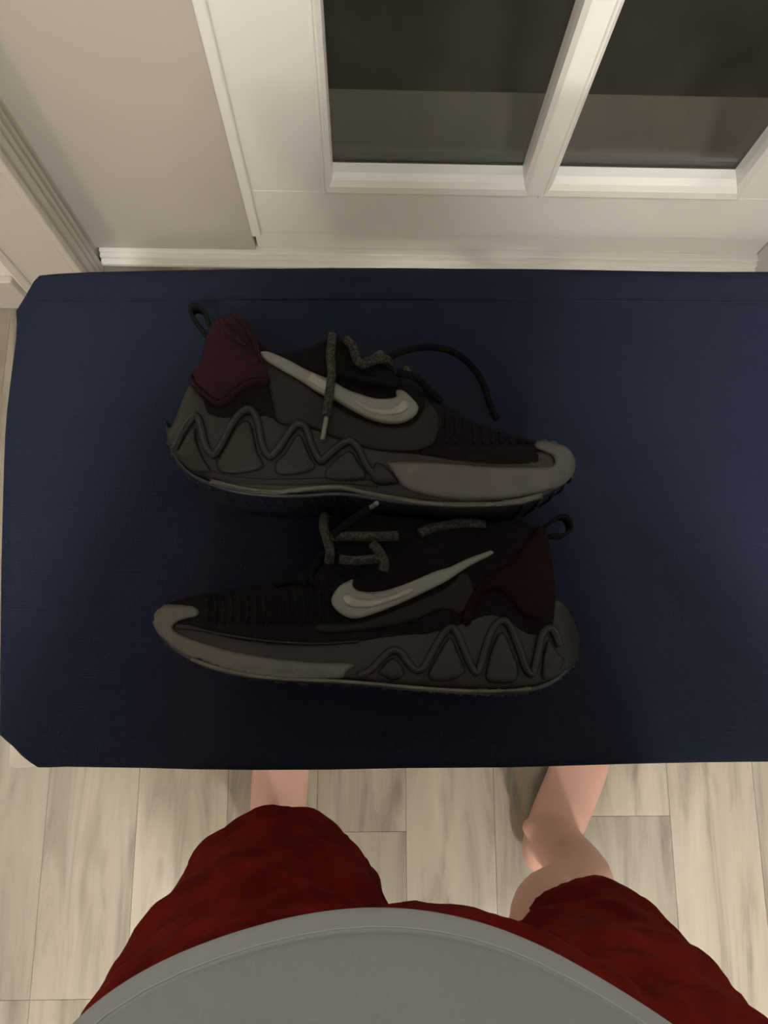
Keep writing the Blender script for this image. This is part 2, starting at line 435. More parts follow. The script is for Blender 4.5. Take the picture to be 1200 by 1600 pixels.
# grey felt edge just below the cover, steel tray with a bare corner, legs
bm = bmesh.new()
fo = inset_outline(outline, -.0012)
extrude_poly(bm, [(p.x, p.y) for p in inset_outline(outline, .004)], TZ - .040, TZ - .029)
obj('felt_pad', bm, mat('grey_felt', (.28, .25, .21), .95, bump=.4, bscale=400), ib)
bm = bmesh.new(); box(bm, (-.238, .02, TZ - .046), (.62, .26, TZ - .038), .002); obj('steel_tray', bm, M_STEEL, ib)
z_ = TZ - .034
a = at(16, 1140, z_); b = at(16, 1199.5, z_); c = at(90, 1199.5, z_)
bm = bmesh.new()
vsx = [(a.x, a.y + .04), (b.x, b.y + .006), (b.x + .001, b.y + .0015), (b.x + .006, b.y), (c.x, c.y + .002), (c.x + .08, c.y + .06), (c.x + .08, c.y + .12), (a.x + .02, a.y + .09)]
extrude_poly(bm, vsx, z_ - .004, z_ + .003, .0008)
obj('corner_plate', bm, M_STEEL, ib)['label'] = 'cream steel corner plate'
M_LEG = mat('leg_tube', (.60, .58, .54), .3, metal=.6)
for s, yy in ((1, .06), (-1, .19)):
    bm = bmesh.new(); xa, xb = (-.20, .80) if s > 0 else (.80, -.20)
    xt = .62 if s > 0 else .02
    xf = -.46 if s > 0 else 1.02
    tube(bm, [(xt, yy, TZ - .045), ((xt + xf) / 2, yy, (TZ - .03) / 2), (xf, yy, .02)], .012, 12)
    obj('leg', bm, M_LEG, ib, True)
    bm = bmesh.new(); tube(bm, [(xf, .0, .016), (xf, .25, .016)], .012, 12); fo_ = obj('foot_bar', bm, M_LEG, ib, True)
    for yc in (.0, .25):
        bm = bmesh.new(); tube(bm, [(xf, yc - .014, .016), (xf, yc + .014, .016)], .0158, 12); obj('rubber_foot', bm, M_SEAL, fo_, True)

# ------------------------------------------------------------------ shoes
M_KNIT = mat('black_knit', (0.0045, 0.0039, 0.0039), .9, var=.35, scale=500, bump=.7, bscale=700, spec=.06)
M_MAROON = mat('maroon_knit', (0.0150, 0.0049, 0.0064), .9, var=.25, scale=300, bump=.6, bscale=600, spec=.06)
M_MAROON_SHADE = mat('shaded_maroon_knit', (0.0070, 0.0028, 0.0035), .9, var=.25, scale=300, bump=.6, bscale=600, spec=.05)  # collar maroon darkened, shade on the nearer shoe put into the colour
M_OLIVE = mat('grey_olive_rubber', (0.0076, 0.0073, 0.0055), .5, var=.10, scale=40, bump=.1, bscale=300, spec=.2)
M_OLIVE_D = mat('dark_olive_rubber', (0.0042, 0.0040, 0.0031), .5, var=.1, scale=40, spec=.2)
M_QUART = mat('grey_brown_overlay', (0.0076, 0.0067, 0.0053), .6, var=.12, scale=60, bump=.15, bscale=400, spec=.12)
M_QUART_SHADE = mat('shaded_brown_overlay', (0.0054, 0.0048, 0.0042), .6, var=.12, scale=60, bump=.15, bscale=400, spec=.1)  # copy of the grey-brown overlay, darkened to carry the nearer shoe's shade
M_LIGHT = mat('pale_grey_foam', (0.0380, 0.0343, 0.0269), .6, var=.18, scale=90, bump=.2, bscale=300)
M_LOGO = mat('pale_grey_logo', (0.0828, 0.0806, 0.0662), .5)
M_LOGO2 = mat('cream_logo_centre', (0.1403, 0.1318, 0.1003), .45, var=.15, scale=120)
M_OUT = mat('smoky_outsole', (0.0084, 0.0098, 0.0154), .4, spec=.3)
M_GUM = mat('worn_sole_edge', (0.0405, 0.0360, 0.0225), .6, var=.35, scale=120)
M_LINE = mat('dark_lining', (.018, .016, .018), .95)
M_AGLET = mat('clear_aglet', (.07, .07, .065), .4)
M_LOOP = mat('black_webbing', (.004, .0042, .005), .9, spec=.05)
def lace_mat():
    m = bpy.data.materials.new('flecked_lace'); m.use_nodes = True
    nt = m.node_tree; b = nt.nodes['Principled BSDF']; b.inputs['Roughness'].default_value = .9; b.inputs['Specular IOR Level'].default_value = .1
    tc = nt.nodes.new('ShaderNodeTexCoord'); v = nt.nodes.new('ShaderNodeTexVoronoi'); v.inputs['Scale'].default_value = 1000
    r = nt.nodes.new('ShaderNodeValToRGB'); r.color_ramp.interpolation = 'CONSTANT'
    r.color_ramp.elements[0].color = (.012, .011, .010, 1); r.color_ramp.elements[1].position = .55; r.color_ramp.elements[1].color = (.034, .031, .025, 1)
    s = nt.nodes.new('ShaderNodeSeparateColor')
    nt.links.new(tc.outputs['Object'], v.inputs['Vector']); nt.links.new(v.outputs['Color'], s.inputs[0])
    nt.links.new(s.outputs[0], r.inputs['Fac']); nt.links.new(r.outputs['Color'], b.inputs['Base Color'])
    return m
M_LACE = lace_mat()
M_LACE_B = mat('black_lace', (.004, .0038, .004), .95, spec=.03)

def smooth01(t): t = max(0, min(1, t)); return t * t * (3 - 2 * t)
def sole_half(t):
    """half width of the sole, t = 0 heel .. 1 toe"""
    k = cr([(0, .012), (.04, .026), (.12, .034), (.3, .034), (.45, .0345), (.62, .043), (.76, .049), (.88, .043), (.95, .030), (1, .010)], 200)
    ts = [q[0] for q in k]; ws = [q[1] for q in k]
    return float(np.interp(t, ts, ws))

class Shoe:
    def __init__(s, name, label, mid, upper, heelx, toex, label_group):
        s.c = TZ + .0515
        s.heelx, s.toex = heelx, toex
        ctr = at((heelx + toex) / 2, 700 if heelx < toex else 980, TZ)
        s.t = empty(name, (ctr.x, ctr.y, TZ), label, 'shoe', label_group)
        s.bvh = None; s.bms = []
        NS = 64
        mid_ = cr([(*a, *b) for a, b in mid], NS)
        up_ = cr([(*a, *b) for a, b in upper], NS)
        s.build_mid(mid_); s.build_out(mid_); s.build_upper(up_)
    def param(s, px): return (px - s.heelx) / (s.toex - s.heelx)
    def loft(s, name, rows, m, closed_rows=None):
        """rows: list of closed loops of world points"""
        bm = bmesh.new(); R = [[bm.verts.new(p) for p in row] for row in rows]; n = len(rows[0])
        for a, b in zip(R, R[1:]):
            for k in range(n): bm.faces.new((a[k], a[(k + 1) % n], b[(k + 1) % n], b[k]))
        bm.faces.new(R[0][::-1]); bm.faces.new(R[-1])
        bmesh.ops.recalc_face_normals(bm, faces=bm.faces)
        s.bms.append(bm.copy())
        return obj(name, bm, m, s.t, True)
    def sec(s, A, B, prof, off=0):
        """section loop: prof = [(u, half height)] lateral side from A (u=0) to B (u=1), then back along the medial side"""
        out = []
        for u, h in prof:
            out.append(at(A[0] + (B[0] - A[0]) * u, A[1] + (B[1] - A[1]) * u, s.c + h))
        low = []
        for (u, h), p in zip(prof[::-1], out[::-1]):
            low.append(Vector((p.x, p.y, s.c - h)))
        return out + low
    def build_mid(s, rows):
        R = []
        n = len(rows)
        for i, r in enumerate(rows):
            A, B = (r[0], r[1]), (r[2], r[3]); w_ = sole_half(i / (n - 1) if False else s.param((A[0] + B[0]) / 2))
            prof = [(0.0, w_ * .90), (.06, w_ * .97), (.15, w_), (.35, w_ * .985), (.6, w_ * .93), (.85, w_ * .88), (.96, w_ * .84), (1.0, w_ * .76)]
            R.append(s.sec(A, B, prof))
        s.mid = s.loft('midsole', R, M_OLIVE)
    def build_out(s, rows):
        R = []
        n = len(rows)
        for i, r in enumerate(rows[2:-2]):
            A = (r[0], r[1]); w_ = sole_half(s.param(A[0])) * 1.04
            e = 7
            B = (A[0], A[1] - 5)
            R.append(s.sec((A[0], A[1] + 2.5), B, [(0, w_ * .90), (.25, w_ * .98), (.7, w_), (1, w_ * .98)]))
        s.out = s.loft('outsole', R, M_OUT)
        # ribbed tread across the sole
        bm = bmesh.new()
        for k in range(3, len(rows) - 5, 2):
            r = rows[k]; A = (r[0], r[1]); w_ = sole_half(s.param(A[0])) * .80
            p = at(A[0], A[1] + 3.0, s.c + w_)
            tube(bm, [(p.x, p.y, s.c + w_), (p.x + .002, p.y - .0007, s.c), (p.x, p.y, s.c - w_)], .0012, 5)
        tr = obj('tread', bm, M_OUT, s.out, True); tr['kind'] = 'stuff'
    def build_upper(s, rows):
        bm = bmesh.new(); R = []; n = len(rows); prof_n = 12
        s.open_idx = []
        for i, r in enumerate(rows):
            A, B = (r[0], r[1]), (r[2], r[3]); t = s.param(B[0])
            wl = sole_half(min(max(s.param(A[0]), .06), .97)) * .90
            e = min(i, n - 1 - i) / 5.0; endr = math.sqrt(max(0, 1 - (1 - min(1, e)) ** 2))
            wl *= .35 + .65 * endr
            wt = float(np.interp(t, [0, .08, .2, .42, .5, .62, .8, 1], [.014, .024, .029, .027, .018, .012, .008, .004]))
            prof = []
            for k in range(prof_n):
                u = k / (prof_n - 1)
                p = 2.6 if t > .5 else 2.0
                h = wt + (wl - wt) * (1 - u ** p) ** (1 / p if t > .5 else .75)
                prof.append((u, h))
            R.append(s.sec(A, B, prof))
        V = [[bm.verts.new(p) for p in row] for row in R]; m_ = len(R[0])
        for i, (a, b) in enumerate(zip(V, V[1:])):
            t = s.param(rows[i][2])
            for k in range(m_):
                k2 = (k + 1) % m_
                if k == prof_n - 1 and s.opening(rows[i][2]): continue
                if k == m_ - 1: continue      # foot side open, buried in the midsole
                bm.faces.new((a[k], a[k2], b[k2], b[k]))
        bmesh.ops.recalc_face_normals(bm, faces=bm.faces)
        s.bms.append(bm.copy())
        o = obj('upper', bm, [M_KNIT, M_LINE], s.t, True)
        sd = o.modifiers.new('thick', 'SOLIDIFY'); sd.thickness = .004; sd.offset = -1; sd.material_offset = 1; sd.material_offset_rim = 0
        sb = o.modifiers.new('sub', 'SUBSURF'); sb.levels = 1; sb.render_levels = 1
        s.upper = o
    def opening(s, px): return s.op[0] < px < s.op[1]
    def finish(s):
        allb = bmesh.new()
        for b in s.bms:
            me = bpy.data.meshes.new('t'); b.to_mesh(me); allb.from_mesh(me); bpy.data.meshes.remove(me); b.free()
        s.bvh = BVHTree.FromBMesh(allb); allb.free()
    def hit(s, px, py):
        d = ray(px, py).normalized()
        loc, nor, idx, dist = s.bvh.ray_cast(CAMPOS, d)
        if loc is None:
            p = at(px, py, s.c)
            loc, nor, idx, dist = s.bvh.find_nearest(p)
            loc = p + (loc - p) * .7
        if nor.dot(d) > 0: nor = -nor
        nz = (nor + Vector((0, 0, .6))).normalized()
        return loc, nz
    def patch(s, name, poly, m, thk=.0025, edge=4.0, parent=None, n=None, step=5.0, lift=0.0, closed=True):
        """raised panel moulded on the side of the shoe"""
        if n: poly = [tuple(q) for q in cr(poly + [poly[0]], n)[:-1]]
        P = []
        for i in range(len(poly)):
            a = np.array(poly[i]); b = np.array(poly[(i + 1) % len(poly)])
            k = max(1, int(np.linalg.norm(b - a) / step + .5))
            for j in range(k): P.append(tuple(a + (b - a) * j / k))
        nb = len(P)
        xs = [p[0] for p in P]; ys = [p[1] for p in P]; inn = []
        for x in np.arange(min(xs), max(xs), step):
            for y in np.arange(min(ys), max(ys), step):
                if inside((x, y), P) and bdist((x, y), P) > step * .45: inn.append((x, y))
        # ring just inside the border, for the rounded edge
        vs, es, fs, ov, oe, of = delaunay_2d_cdt([Vector(p) for p in P + inn], [(i, (i + 1) % nb) for i in range(nb)], [], 1, 1e-5)
        bm = bmesh.new(); T = []
        for i, v in enumerate(vs):
            p, nr = s.hit(v.x, v.y)
            d = bdist((v.x, v.y), P); k = min(1, d / edge); k = math.sqrt(1 - (1 - k) ** 2)
            T.append(bm.verts.new(p + nr * (lift + thk * (.45 + .55 * k))))
        fc = []
        for f in fs:
            try: fc.append(bm.faces.new([T[i] for i in f]))
            except ValueError: pass
        be = [e for e in bm.edges if len(e.link_faces) == 1]
        r = bmesh.ops.extrude_edge_only(bm, edges=be)
        for v in [g for g in r['geom'] if isinstance(g, bmesh.types.BMVert)]: v.co.z -= .0035 + thk + lift
        return obj(name, bm, m, parent or s.t, True)
    def band(s, name, line, wid, m, thk=.002, parent=None, n=80, step=4.0, edge=3.5, lift=0.0):
        pts = cr(line, n); Lf = []; Rt = []
        for i, p in enumerate(pts):
            t = pts[min(i + 1, n - 1)] - pts[max(i - 1, 0)]; t /= np.linalg.norm(t) or 1; nn = np.array((-t[1], t[0]))
            ww = wid if not isinstance(wid, (list, tuple)) else np.interp(i / (n - 1), np.linspace(0, 1, len(wid)), wid)
            Lf.append(p + nn * ww / 2); Rt.append(p - nn * ww / 2)
        bm = bmesh.new(); rows = []
        for a, b in zip(Lf, Rt):
            row = []
            for k, h in ((0, 0), (0, .6), (.18, .92), (.5, 1), (.82, .92), (1, .6), (1, 0)):
                q = a + (b - a) * k; p, nr = s.hit(*q)
                row.append(bm.verts.new(p + nr * (lift + thk * h - (.002 if h == 0 else 0))))
            rows.append(row)
        for a, b in zip(rows, rows[1:]):
            for k in range(6): bm.faces.new((a[k], a[k + 1], b[k + 1], b[k]))
        bm.faces.new(rows[0]); bm.faces.new(rows[-1][::-1])
        return obj(name, bm, m, parent or s.t, True)
    def cord(s, name, line, r, m, parent=None, n=60, lift=.002, seg=8, zs=None):
        """cord laid on the shoe; points may carry an own height above the board"""
        bm = bmesh.new(); out = []
        L3 = []
        for p in line:
            if len(p) == 3: q = at(p[0], p[1], TZ + p[2])
            else:
                q, nr = s.hit(p[0], p[1]); q = q + nr * (r + lift)
            L3.append(tuple(q))
        tube(bm, [Vector(q) for q in cr(L3, n)], r, seg)
        return obj(name, bm, m, parent or s.t, True)

class Shoe1(Shoe): op = (398, 516)
class Shoe2(Shoe): op = (600, 832)

mid1 = [((259, 660), (259, 655)), ((263, 692), (267, 668)), ((276, 720), (284, 628)), ((300, 744), (299, 600)), ((330, 758), (318, 612)),
        ((370, 770), (344, 634)), ((420, 776), (376, 618)), ((470, 777), (402, 606)), ((500, 775), (436, 645)), ((530, 774), (482, 644)), ((560, 777), (530, 672)),
        ((610, 785), (590, 688)), ((650, 789), (650, 691)), ((720, 794), (720, 698)), ((780, 790), (780, 705)), ((830, 780), (828, 706)), ((868, 764), (862, 700)),
        ((891, 745), (884, 698)), ((899, 727), (896, 710)), ((900, 720), (900, 716))]
up1 = [((310, 640), (306, 590)), ((318, 650), (312, 560)), ((330, 655), (324, 517)), ((350, 655), (345, 502)), ((375, 655), (372, 494)), ((400, 655), (396, 520)),
       ((430, 665), (425, 548)), ((470, 670), (468, 545)), ((500, 680), (500, 532)), ((520, 690), (522, 524)), ((545, 695), (550, 541)), ((590, 700), (590, 562)),
       ((630, 710), (640, 590)), ((670, 715), (690, 625)), ((720, 725), (740, 655)), ((780, 735), (790, 675)), ((830, 740), (840, 687)), ((866, 738), (868, 692)),
       ((885, 734), (886, 704)), ((892, 722), (892, 716))]
mid2 = [((905, 1004), (905, 996)), ((900, 1032), (890, 955)), ((885, 1050), (868, 935)), ((860, 1068), (850, 958)), ((825, 1080), (828, 966)), ((790, 1083), (800, 940)),
        ((750, 1083), (770, 922)), ((710, 1081), (735, 937)), ((670, 1078), (690, 957)), ((620, 1075), (640, 970)), ((570, 1070), (570, 981)), ((510, 1066), (500, 985)),
        ((440, 1063), (430, 988)), ((370, 1054), (360, 982)), ((310, 1036), (305, 964)), ((270, 1013), (272, 956)), ((248, 990), (252, 955)), ((240, 972), (242, 964))]
up2 = [((880, 1000), (868, 935)), ((868, 1000), (861, 885)), ((855, 1000), (853, 835)), ((835, 1000), (838, 816)), ((800, 1000), (805, 812)), ((760, 1000), (765, 813)),
       ((720, 1000), (720, 814)), ((680, 1000), (680, 811)), ((640, 1000), (640, 806)), ((600, 1005), (592, 804)), ((570, 1010), (550, 812)), ((540, 1010), (517, 835)),
       ((510, 1010), (494, 874)), ((460, 1010), (450, 903)), ((400, 1005), (400, 913)), ((350, 1000), (350, 921)), ((310, 990), (305, 929)), ((280, 980), (275, 937)),
       ((264, 972), (262, 943)), ((257, 966), (254, 950))]
s1 = Shoe1('sneaker', 'grey and maroon sneaker lying on its side nearer the door, toe pointing right', mid1, up1, 259, 900, 'pair of sneakers on the ironing board'); s1.finish()
s2 = Shoe2('sneaker', 'grey and black sneaker lying on its side nearer the person, toe pointing left', mid2, up2, 905, 240, 'pair of sneakers on the ironing board'); s2.finish()

# --- shoe 1 details
s1.patch('side_overlay', [(408, 560), (440, 578), (475, 600), (505, 622), (540, 644), (575, 660), (610, 668), (645, 662), (662, 640), (664, 625), (690, 660), (668, 700), (600, 705), (540, 690), (480, 665), (436, 660), (424, 620)], M_QUART, .0018, n=60)
hc = s1.patch('heel_collar', [(304, 582), (318, 562), (326, 525), (338, 503), (362, 494), (380, 496), (392, 515), (402, 545), (412, 560), (420, 588), (420, 600), (396, 600), (375, 610), (352, 630), (340, 632), (326, 622), (312, 606)], M_MAROON, .0055, edge=9, n=70)
hc['label'] = 'maroon padded heel collar'
s1.band('collar_fold', [(350, 505), (358, 520), (372, 535), (388, 548)], [6, 12, 10, 3], M_MAROON, .004, parent=hc, n=24, lift=.004)
s1.band('collar_fold', [(372, 497), (382, 510), (396, 535), (410, 570)], [5, 9, 9, 4], M_MAROON, .004, parent=hc, n=24, lift=.004)
s1.band('collar_rim', [(305, 583), (312, 606), (328, 624), (342, 633), (356, 628), (376, 611), (396, 600), (420, 600)], 5, M_MAROON, .004, parent=hc, n=50, lift=.003)
fb = s1.patch('forefoot_band', [(606, 724), (640, 723), (700, 726), (760, 731), (820, 732), (855, 730), (866, 722), (862, 712), (850, 706), (838, 701), (836, 694), (844, 690), (862, 690), (878, 696), (891, 708), (897, 724), (893, 742), (876, 758), (850, 768), (815, 776), (770, 781), (720, 781), (670, 775), (640, 766), (622, 752)], M_LIGHT, .003, n=110)
fb['label'] = 'pale grey toe wrap and forefoot band'
s1.band('sole_edge', [(330, 752), (380, 764), (430, 769), (480, 764), (530, 762), (570, 770), (620, 779), (680, 787), (740, 788), (800, 785), (845, 774)], 7, M_GUM, .002, n=90)
wave1 = [(274, 702), (290, 668), (306, 651), (314, 664), (321, 695), (333, 711), (345, 698), (362, 665), (378, 645), (392, 641), (403, 660), (410, 695), (421, 713), (434, 704), (450, 680), (465, 664), (478, 670), (487, 695), (500, 720), (512, 713), (528, 699), (546, 690), (560, 702), (573, 728), (590, 750)]
s1.band('wave_ridge', wave1, 12, M_OLIVE_D, .0035, n=170)
s1.band('wave_groove', wave1, 3, M_LINE, .0012, n=170, lift=.0028)
for base, pk in (((330, 760), 0), ((420, 765), 1)):
    pass
for poly in ([(338, 722), (352, 700), (370, 668), (386, 658), (395, 672), (402, 705), (412, 730), (380, 740), (345, 738)],
             [(430, 724), (446, 708), (462, 682), (472, 684), (482, 708), (492, 732), (460, 742), (432, 740)],
             [(510, 734), (530, 714), (548, 706), (560, 722), (572, 746), (540, 752), (510, 748)],
             [(276, 712), (288, 690), (304, 668), (308, 690), (318, 716), (328, 736), (300, 735)]):
    s1.patch('wave_panel', poly, M_OLIVE, .003, edge=7, n=36)
s1.band('sole_groove', [(300, 738), (340, 748), (400, 755), (460, 757), (520, 754), (590, 760)], 2.5, M_OLIVE_D, .0012, n=60)
s1.band('sole_groove', [(312, 728), (350, 741), (400, 747), (460, 748), (520, 746), (580, 750)], 2.0, M_OLIVE_D, .0012, n=60)
s1.patch('arch_wedge', [(586, 724), (600, 728), (622, 752), (612, 757), (592, 758), (580, 748)], M_OLIVE_D, .004, n=24)
logo1 = [(406, 553), (420, 553), (450, 565), (480, 581), (516, 596), (540, 610), (561, 618), (591, 626), (613, 625), (620, 621), (618, 614), (629, 614), (643, 626), (653, 640), (646, 653), (627, 662), (602, 662), (574, 654), (550, 642), (528, 629), (497, 614), (471, 597), (435, 577), (408, 560)]
lg = s1.patch('side_logo', logo1, M_LOGO, .0022, edge=3, step=3.5, n=90, lift=.0022); lg['label'] = 'pale curved tick logo'
s1.patch('logo_centre', [(552, 629), (585, 642), (613, 642), (630, 629), (638, 640), (624, 651), (594, 652), (566, 641)], M_LOGO2, .0012, edge=3, step=3.5, n=40, lift=.0042, parent=lg)
s1.band('logo_stripe', [(484, 592), (500, 602), (512, 608)], 14, M_LOGO2, .001, n=12, lift=.0042, parent=lg)
s1.patch('tongue', [(508, 560), (512, 536), (520, 522), (530, 528), (548, 548), (560, 570), (590, 590), (560, 600), (530, 590), (514, 580)], M_KNIT, .003, n=40)
# laces
s1.cord('lace', [(520, 530), (517, 560), (519, 590), (516, 615), (513, 640), (511, 655)], .0030, M_LACE, n=60, lift=.004)
s1.cord('lace', [(536, 538), (548, 552), (562, 545), (580, 552), (590, 566), (575, 578), (556, 572), (548, 552)], .0032, M_LACE, n=60, lift=.004)
s1.cord('lace', [(560, 580), (580, 572), (602, 574), (622, 578), (632, 588)], .0032, M_LACE, n=40, lift=.003)
s1.cord('lace', [(524, 585), (545, 592), (575, 600), (610, 608), (622, 604)], .0030, M_LACE_B, n=40, lift=.003)
s1.cord('lace', [(596, 572, .075), (612, 556, .072), (640, 546, .06), (672, 542, .045), (706, 549, .03), (735, 570, .02), (755, 600, .010), (765, 630, .008), (776, 655, .010)], .0028, M_LACE_B, n=80)
s1.cord('lace', [(620, 582, .085), (650, 590, .085), (670, 610, .08), (690, 628, .075)], .0028, M_LACE_B, n=40)
s1.cord('aglet', [(511, 655), (508, 672), (504, 692)], .0017, M_AGLET, n=12, lift=.004)
bm = bmesh.new()
def strap_loop(sh, pts, wid, m, hgt, name='pull_loop'):
    """flat webbing loop standing on edge at the heel"""
    bm = bmesh.new(); P = [at(p[0], p[1], TZ + hgt) for p in cr(pts, 40)]
    rows = []
    for i, p in enumerate(P):
        t = (P[min(i + 1, 39)] - P[max(i - 1, 0)]).normalized(); nn = Vector((-t.y, t.x, 0)) * .0013
        rows.append([bm.verts.new(p + nn + Vector((0, 0, wid / 2))), bm.verts.new(p - nn + Vector((0, 0, wid / 2))), bm.verts.new(p - nn - Vector((0, 0, wid / 2))), bm.verts.new(p + nn - Vector((0, 0, wid / 2)))])
    for a, b in zip(rows, rows[1:]):
        for k in range(4): bm.faces.new((a[k], a[(k + 1) % 4], b[(k + 1) % 4], b[k]))
    bm.faces.new(rows[0]); bm.faces.new(rows[-1][::-1])
    return obj(name, bm, m, sh.t, True)
strap_loop(s1, [(334, 540), (322, 524), (306, 503), (299, 490), (303, 482), (314, 483), (323, 494), (327, 510), (336, 532)], .012, M_LOOP, .058)
strap_loop(s2, [(848, 826), (858, 818), (872, 809), (884, 810), (890, 822), (887, 832), (876, 838), (862, 838), (850, 842)], .012, M_LOOP, .048)

# --- shoe 2 details
hc = s2.patch('heel_collar', [(866, 932), (862, 895), (855, 850), (845, 820), (820, 850), (790, 885), (762, 900), (745, 920), (730, 940), (722, 972), (735, 975), (745, 940), (770, 921), (790, 928), (805, 945), (818, 962), (840, 967), (858, 948)], M_MAROON_SHADE, .004, edge=8, n=80)
hc['label'] = 'maroon heel collar with shade put into its colour'
s2.patch('side_overlay', [(720, 890), (735, 905), (740, 930), (722, 960), (690, 952), (640, 972), (570, 985), (500, 988), (500, 975), (560, 972), (610, 955), (660, 935), (700, 915)], M_QUART_SHADE, .0016, n=60)
fb = s2.patch('forefoot_band', [(243, 958), (248, 949), (260, 946), (285, 947), (303, 949), (311, 956), (308, 963), (294, 966), (277, 972), (272, 983), (285, 993), (310, 1003), (340, 1012), (370, 1020), (430, 1030), (490, 1036), (551, 1038), (541, 1050), (530, 1060), (490, 1062), (430, 1059), (370, 1050), (315, 1033), (272, 1009), (250, 989), (241, 972)], M_LIGHT, .003, n=110)
fb['label'] = 'pale grey toe wrap and forefoot band'
s2.band('sole_edge', [(300, 1030), (340, 1044), (390, 1055), (450, 1061), (520, 1064), (600, 1070), (680, 1077), (760, 1080), (830, 1076)], 4, M_GUM, .0015, n=80)
wave2 = [(560, 1056), (580, 1046), (595, 1030), (611, 1017), (625, 1019), (637, 1035), (650, 1047), (662, 1043), (672, 1026), (683, 1005), (695, 987), (706, 981), (715, 992), (725, 1016), (737, 1043), (746, 1050), (754, 1028), (764, 995), (776, 974), (789, 971), (800, 986), (812, 1018), (822, 1046), (831, 1052), (838, 1028), (845, 995), (854, 982), (864, 986), (874, 1010)]
s2.band('wave_ridge', wave2, 12, M_OLIVE_D, .0035, n=180)
s2.band('wave_groove', wave2, 3, M_LINE, .0012, n=180, lift=.0028)
for poly in ([(590, 1052), (600, 1038), (612, 1029), (624, 1035), (632, 1054), (612, 1062)],
             [(668, 1052), (682, 1028), (696, 1003), (706, 998), (716, 1022), (726, 1050), (700, 1064), (674, 1063)],
             [(758, 1054), (766, 1020), (778, 992), (788, 990), (798, 1014), (810, 1048), (800, 1066), (765, 1066)],
             [(846, 1050), (850, 1015), (857, 1000), (868, 1018), (880, 1030), (872, 1048), (850, 1062)]):
    s2.patch('wave_panel', poly, M_OLIVE, .003, edge=7, n=36)
s2.band('sole_crease', [(276, 980), (310, 984), (370, 995), (430, 1003), (500, 1006), (560, 1002)], 4, M_OLIVE_D, .0016, n=60)
logo2 = [(766, 861), (768, 867), (732, 886), (695, 910), (650, 932), (612, 949), (582, 960), (553, 967), (532, 960), (520, 948), (518, 936), (529, 918), (544, 909), (551, 907), (551, 917), (564, 925), (594, 925), (631, 914), (676, 895), (702, 887), (732, 873)]
lg = s2.patch('side_logo', logo2, M_LOGO, .0022, edge=3, step=3.5, n=90, lift=.002); lg['label'] = 'pale curved tick logo'
s2.patch('logo_centre', [(534, 936), (542, 930), (555, 935), (575, 938), (612, 931), (638, 920), (645, 926), (620, 937), (585, 949), (556, 951), (540, 946)], M_LOGO2, .0012, edge=3, step=3.5, n=40, lift=.004, parent=lg)
for k in range(7):
    a = (590 + k * 14, 962 - k * 8.5)
for k in range(16):
    x = 322 + k * 12.5; y0 = 926 - k * .9 if k < 12 else 915 - (k - 12) * 4
    s2.band('knit_rib', [(x, y0 + 4), (x + 3, (y0 + 974) / 2), (x + 2, 974)], 5, M_KNIT, .0018, n=12)
for k in range(12):
    x = 668 + k * 14; y0 = 628 + k * 5.2
    s1.band('knit_rib', [(x, y0 + 6), (x + 3, (y0 + 695) / 2 + 2), (x + 3, 694)], 5, M_KNIT, .0018, n=12)
s2.patch('tongue', [(520, 838), (540, 812), (575, 796), (600, 796), (600, 840), (575, 880), (545, 900), (515, 890), (508, 865)], M_KNIT, .003, n=40)
s2.cord('lace', [(578, 794, .086), (566, 803, .086), (548, 815, .087), (532, 828, .088), (519, 838, .090)], .0030, M_LACE_B, n=40)
s2.cord('lace', [(507, 806, .068), (506, 825, .078), (512, 845, .086), (516, 862, .09), (514, 880, .088)], .0032, M_LACE, n=50)
s2.cord('lace', [(507, 806, .068), (516, 799, .06), (528, 806, .058), (536, 820, .064)], .0030, M_LACE_B, n=30)
s2.cord('lace', [(516, 838, .088), (540, 838, .088), (570, 838, .088), (600, 838, .087), (622, 837, .086)], .0032, M_LACE, n=50)
s2.cord('lace', [(530, 874, .094), (556, 876, .094), (578, 874, .094), (600, 872, .094)], .0030, M_LACE, n=40)
s2.cord('lace', [(582, 850, .092), (592, 862, .094), (600, 878, .095), (598, 892, .095)], .0032, M_LACE, n=30)
s2.cord('lace', [(655, 834, .083), (672, 826, .082), (700, 820, .081), (728, 817, .080), (758, 820, .079)], .0032, M_LACE, n=40)
s2.cord('lace', [(512, 862, .088), (500, 872, .08), (490, 890, .078), (486, 905, .08), (496, 914, .084)], .0032, M_LACE_B, n=40)
s2.cord('lace', [(430, 912, .078), (455, 905, .08), (480, 912, .084)], .0030, M_LACE_B, n=30)
s2.cord('aglet', [(578, 794, .087), (584, 790, .090), (589, 786, .094)], .0017, M_AGLET, n=10)

# ------------------------------------------------------------------ person
M_SKIN = mat('skin', (.58, .345, .285), .55, var=.07, scale=14, bump=.08, bscale=150)
def skin_sss():
    b = M_SKIN.node_tree.nodes['Principled BSDF']; b.inputs['Subsurface Weight'].default_value = .12
    b.inputs['Subsurface Radius'].default_value = (.02, .008, .004); b.inputs['Subsurface Scale'].default_value = .3
skin_sss()
M_RED = mat('red_cloth', (.105, .007, .005), .85, var=.35, scale=30, bump=.6, bscale=140, detail=8, spec=.03)
M_SHIRT = mat('grey_jersey', (.27, .28, .295), .9, bump=.25, bscale=500, spec=.2)
M_THREAD = mat('pale_thread', (.36, .36, .36), .8)
M_HAIR = mat('brown_hair', (.05, .03, .02), .7, var=.4, scale=150)
person = empty('person', (.09, -.34, 0), 'person in grey t-shirt and red shorts, barefoot, at the bottom edge looking down', 'person')
LA = Vector((-.139, -.285, .085)); RA = Vector((.306, -.272, .085))   # ankles
LK = Vector((-.105, -.275, .46)); RK = Vector((.206, -.295, .46))
LH = Vector((-.045, -.36, .86)); RH = Vector((.155, -.37, .86))
